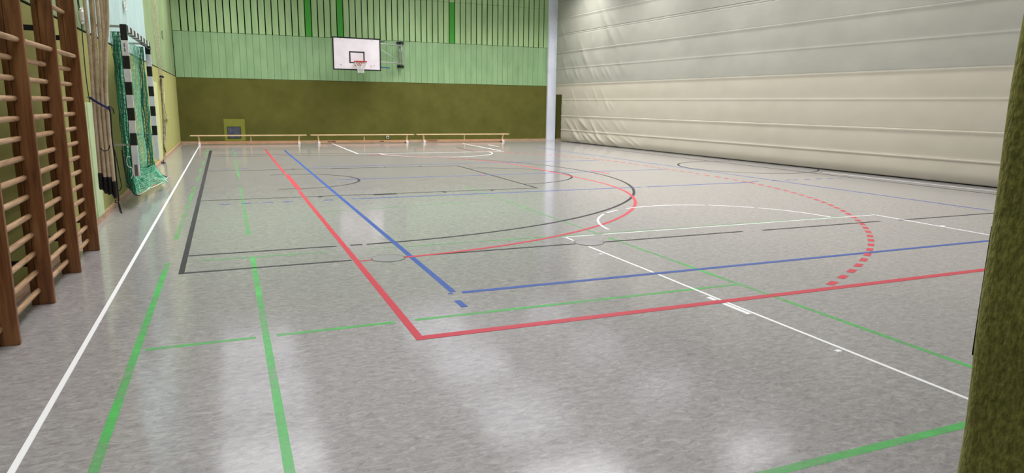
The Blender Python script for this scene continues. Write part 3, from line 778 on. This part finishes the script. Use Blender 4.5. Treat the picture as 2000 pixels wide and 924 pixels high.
slab(bm, i0, i0+t_, j0, j1, .025, .0275); slab(bm, i1-t_, i1, j0, j1, .025, .0275); slab(bm, i0, i1, j1-t_, j1, .025, .0275); slab(bm, i0, i1, j0, j0+t_*.8, .025, .0275)
bmesh.ops.recalc_face_normals(bm, faces=bm.faces)
attach(tag(obj('target_square', bm, M['black_paint']), 'black target rectangle'), bb)
for u, z in ((.29, 3.86), (1.50, 3.86), (.29, 2.93), (1.56, 2.93)):
    bm = newbm(); slab(bm, u-.012, u+.012, z-.012, z+.012, .025, .031)
    attach(obj('bolt', bm, M['dark_steel']), bb)
bm = newbm(); q = 40      # faint round stamp
for i in range(q):
    a, c_ = 2*pi*i/q, 2*pi*(i+1)/q
    vs = [bm.verts.new(bp_(1.44 + k*cos(t), 2.90 + k*sin(t), .0262)) for k, t in ((.040, a), (.048, a), (.048, c_), (.040, c_))]; bm.faces.new(vs)
slab(bm, 1.415, 1.423, 2.875, 2.925, .0252, .0265); slab(bm, 1.44, 1.448, 2.88, 2.92, .0252, .0265); slab(bm, 1.45, 1.465, 2.895, 2.903, .0252, .0265)
attach(tag(obj('approval_stamp', bm, mat('stamp_red', S(196, 140, 150), .5)), 'faint red round stamp'), bb)
rc = Vector(bp_(c0+.03, 3.045, .025 + .15 + .225))
bm = newbm(); tube(bm, [(rc.x + .228*cos(t), rc.y + .228*sin(t), rc.z) for t in [2*pi*i/36 for i in range(37)]], .019, 10, cap=False)
slab(bm, c0-.09, c0+.15, 2.90, 3.06, .025, .035); slab(bm, c0-.09, c0+.15, 3.045, 3.06, .025, .19)
for s_ in (-.09, .12):
    tube(bm, [bp_(c0+.03+s_*.9, 2.94, .035), bp_(c0+.03+s_, 3.03, .21)], .015, 6)
bmesh.ops.recalc_face_normals(bm, faces=bm.faces)
attach(tag(obj('rim', bm, M['rim'], None, True), 'red steel rim with bracket'), bb)
bm = newbm()
def netp(k, v, par):
    rr = .228 - .118*min(1, v*1.35) + .02*max(0, v-.7); th = 2*pi*(k + .5*par)/12
    return (rc.x + rr*cos(th), rc.y + rr*sin(th), rc.z - .012 - .40*v)
rows = 6
for j in range(rows):
    for k in range(12):
        p = netp(k, j/rows, j % 2)
        for s_ in ((0, 1) if j % 2 else (-1, 0)):
            qn = netp(k + s_, (j+1)/rows, (j+1) % 2)
            tube(bm, [p, qn], .0065, 4, cap=False)
attach(tag(obj('hoop_net', bm, M['white_cord'], None, True), 'white cord net'), bb)
# swing arm
hx_, hz0, hz1 = 6.60, 2.99, 3.92
bm = newbm()
Pm = lambda u, z: Vector(bp_(u, z, -.06))
tube(bm, [Pm(1.0, 3.80), (hx_, YF-.26, 3.78)], .028, 10); tube(bm, [Pm(1.0, 3.11), (hx_, YF-.26, 3.09)], .028, 10)
tube(bm, [Pm(1.55, 3.72), (hx_, YF-.26, 3.11)], .02, 8)
attach(tag(obj('swing_arm', bm, M['steel'], None, True), 'pale steel tube arm'), bb)
bm = newbm(); slab(bm, .45, .51, 2.95, 3.85, -.09, -.001); slab(bm, 1.30, 1.36, 2.95, 3.85, -.09, -.001); slab(bm, .4, 1.4, 3.77, 3.83, -.13, -.09); slab(bm, .4, 1.4, 3.08, 3.14, -.13, -.09)
bmesh.ops.recalc_face_normals(bm, faces=bm.faces)
attach(obj('board_frame', bm, M['steel']), bb)
bm = newbm(); tube(bm, [(hx_, YF-.26, 3.02), (hx_, YF-.26, 3.88)], .03, 10); tube(bm, [(hx_-.07, YF-.2, 3.05), (hx_-.07, YF-.2, 3.82)], .018, 8)
attach(tag(obj('hinge_post', bm, M['alu'], None, True), 'grey upright hinge tube'), bb)
for z in (3.90, 2.985):
    bm = newbm(); box(bm, hx_-.14, hx_+.14, YF-.05, YF-.013, z-.05, z+.05, .005); box(bm, hx_-.05, hx_+.05, YF-.30, YF-.05, z-.035, z+.035, .005)
    attach(tag(obj('wall_mount', bm, M['dark_steel']), 'black wall mounting plate'), bb)
bm = newbm(); tube(bm, [Pm(W-.35, 2.90), (5.98, 26.98, 2.875)], .02, 8)
attach(tag(obj('lock_rod', bm, M['blue_steel'], None, True), 'blue rod'), bb)
bm = newbm(); tube(bm, [Pm(W-.2, 3.86), (5.76, 26.95, 3.84), (5.80, 26.95, 3.88)], .016, 8)
attach(tag(obj('catch', bm, M['dark_steel'], None, True), 'black catch'), bb)
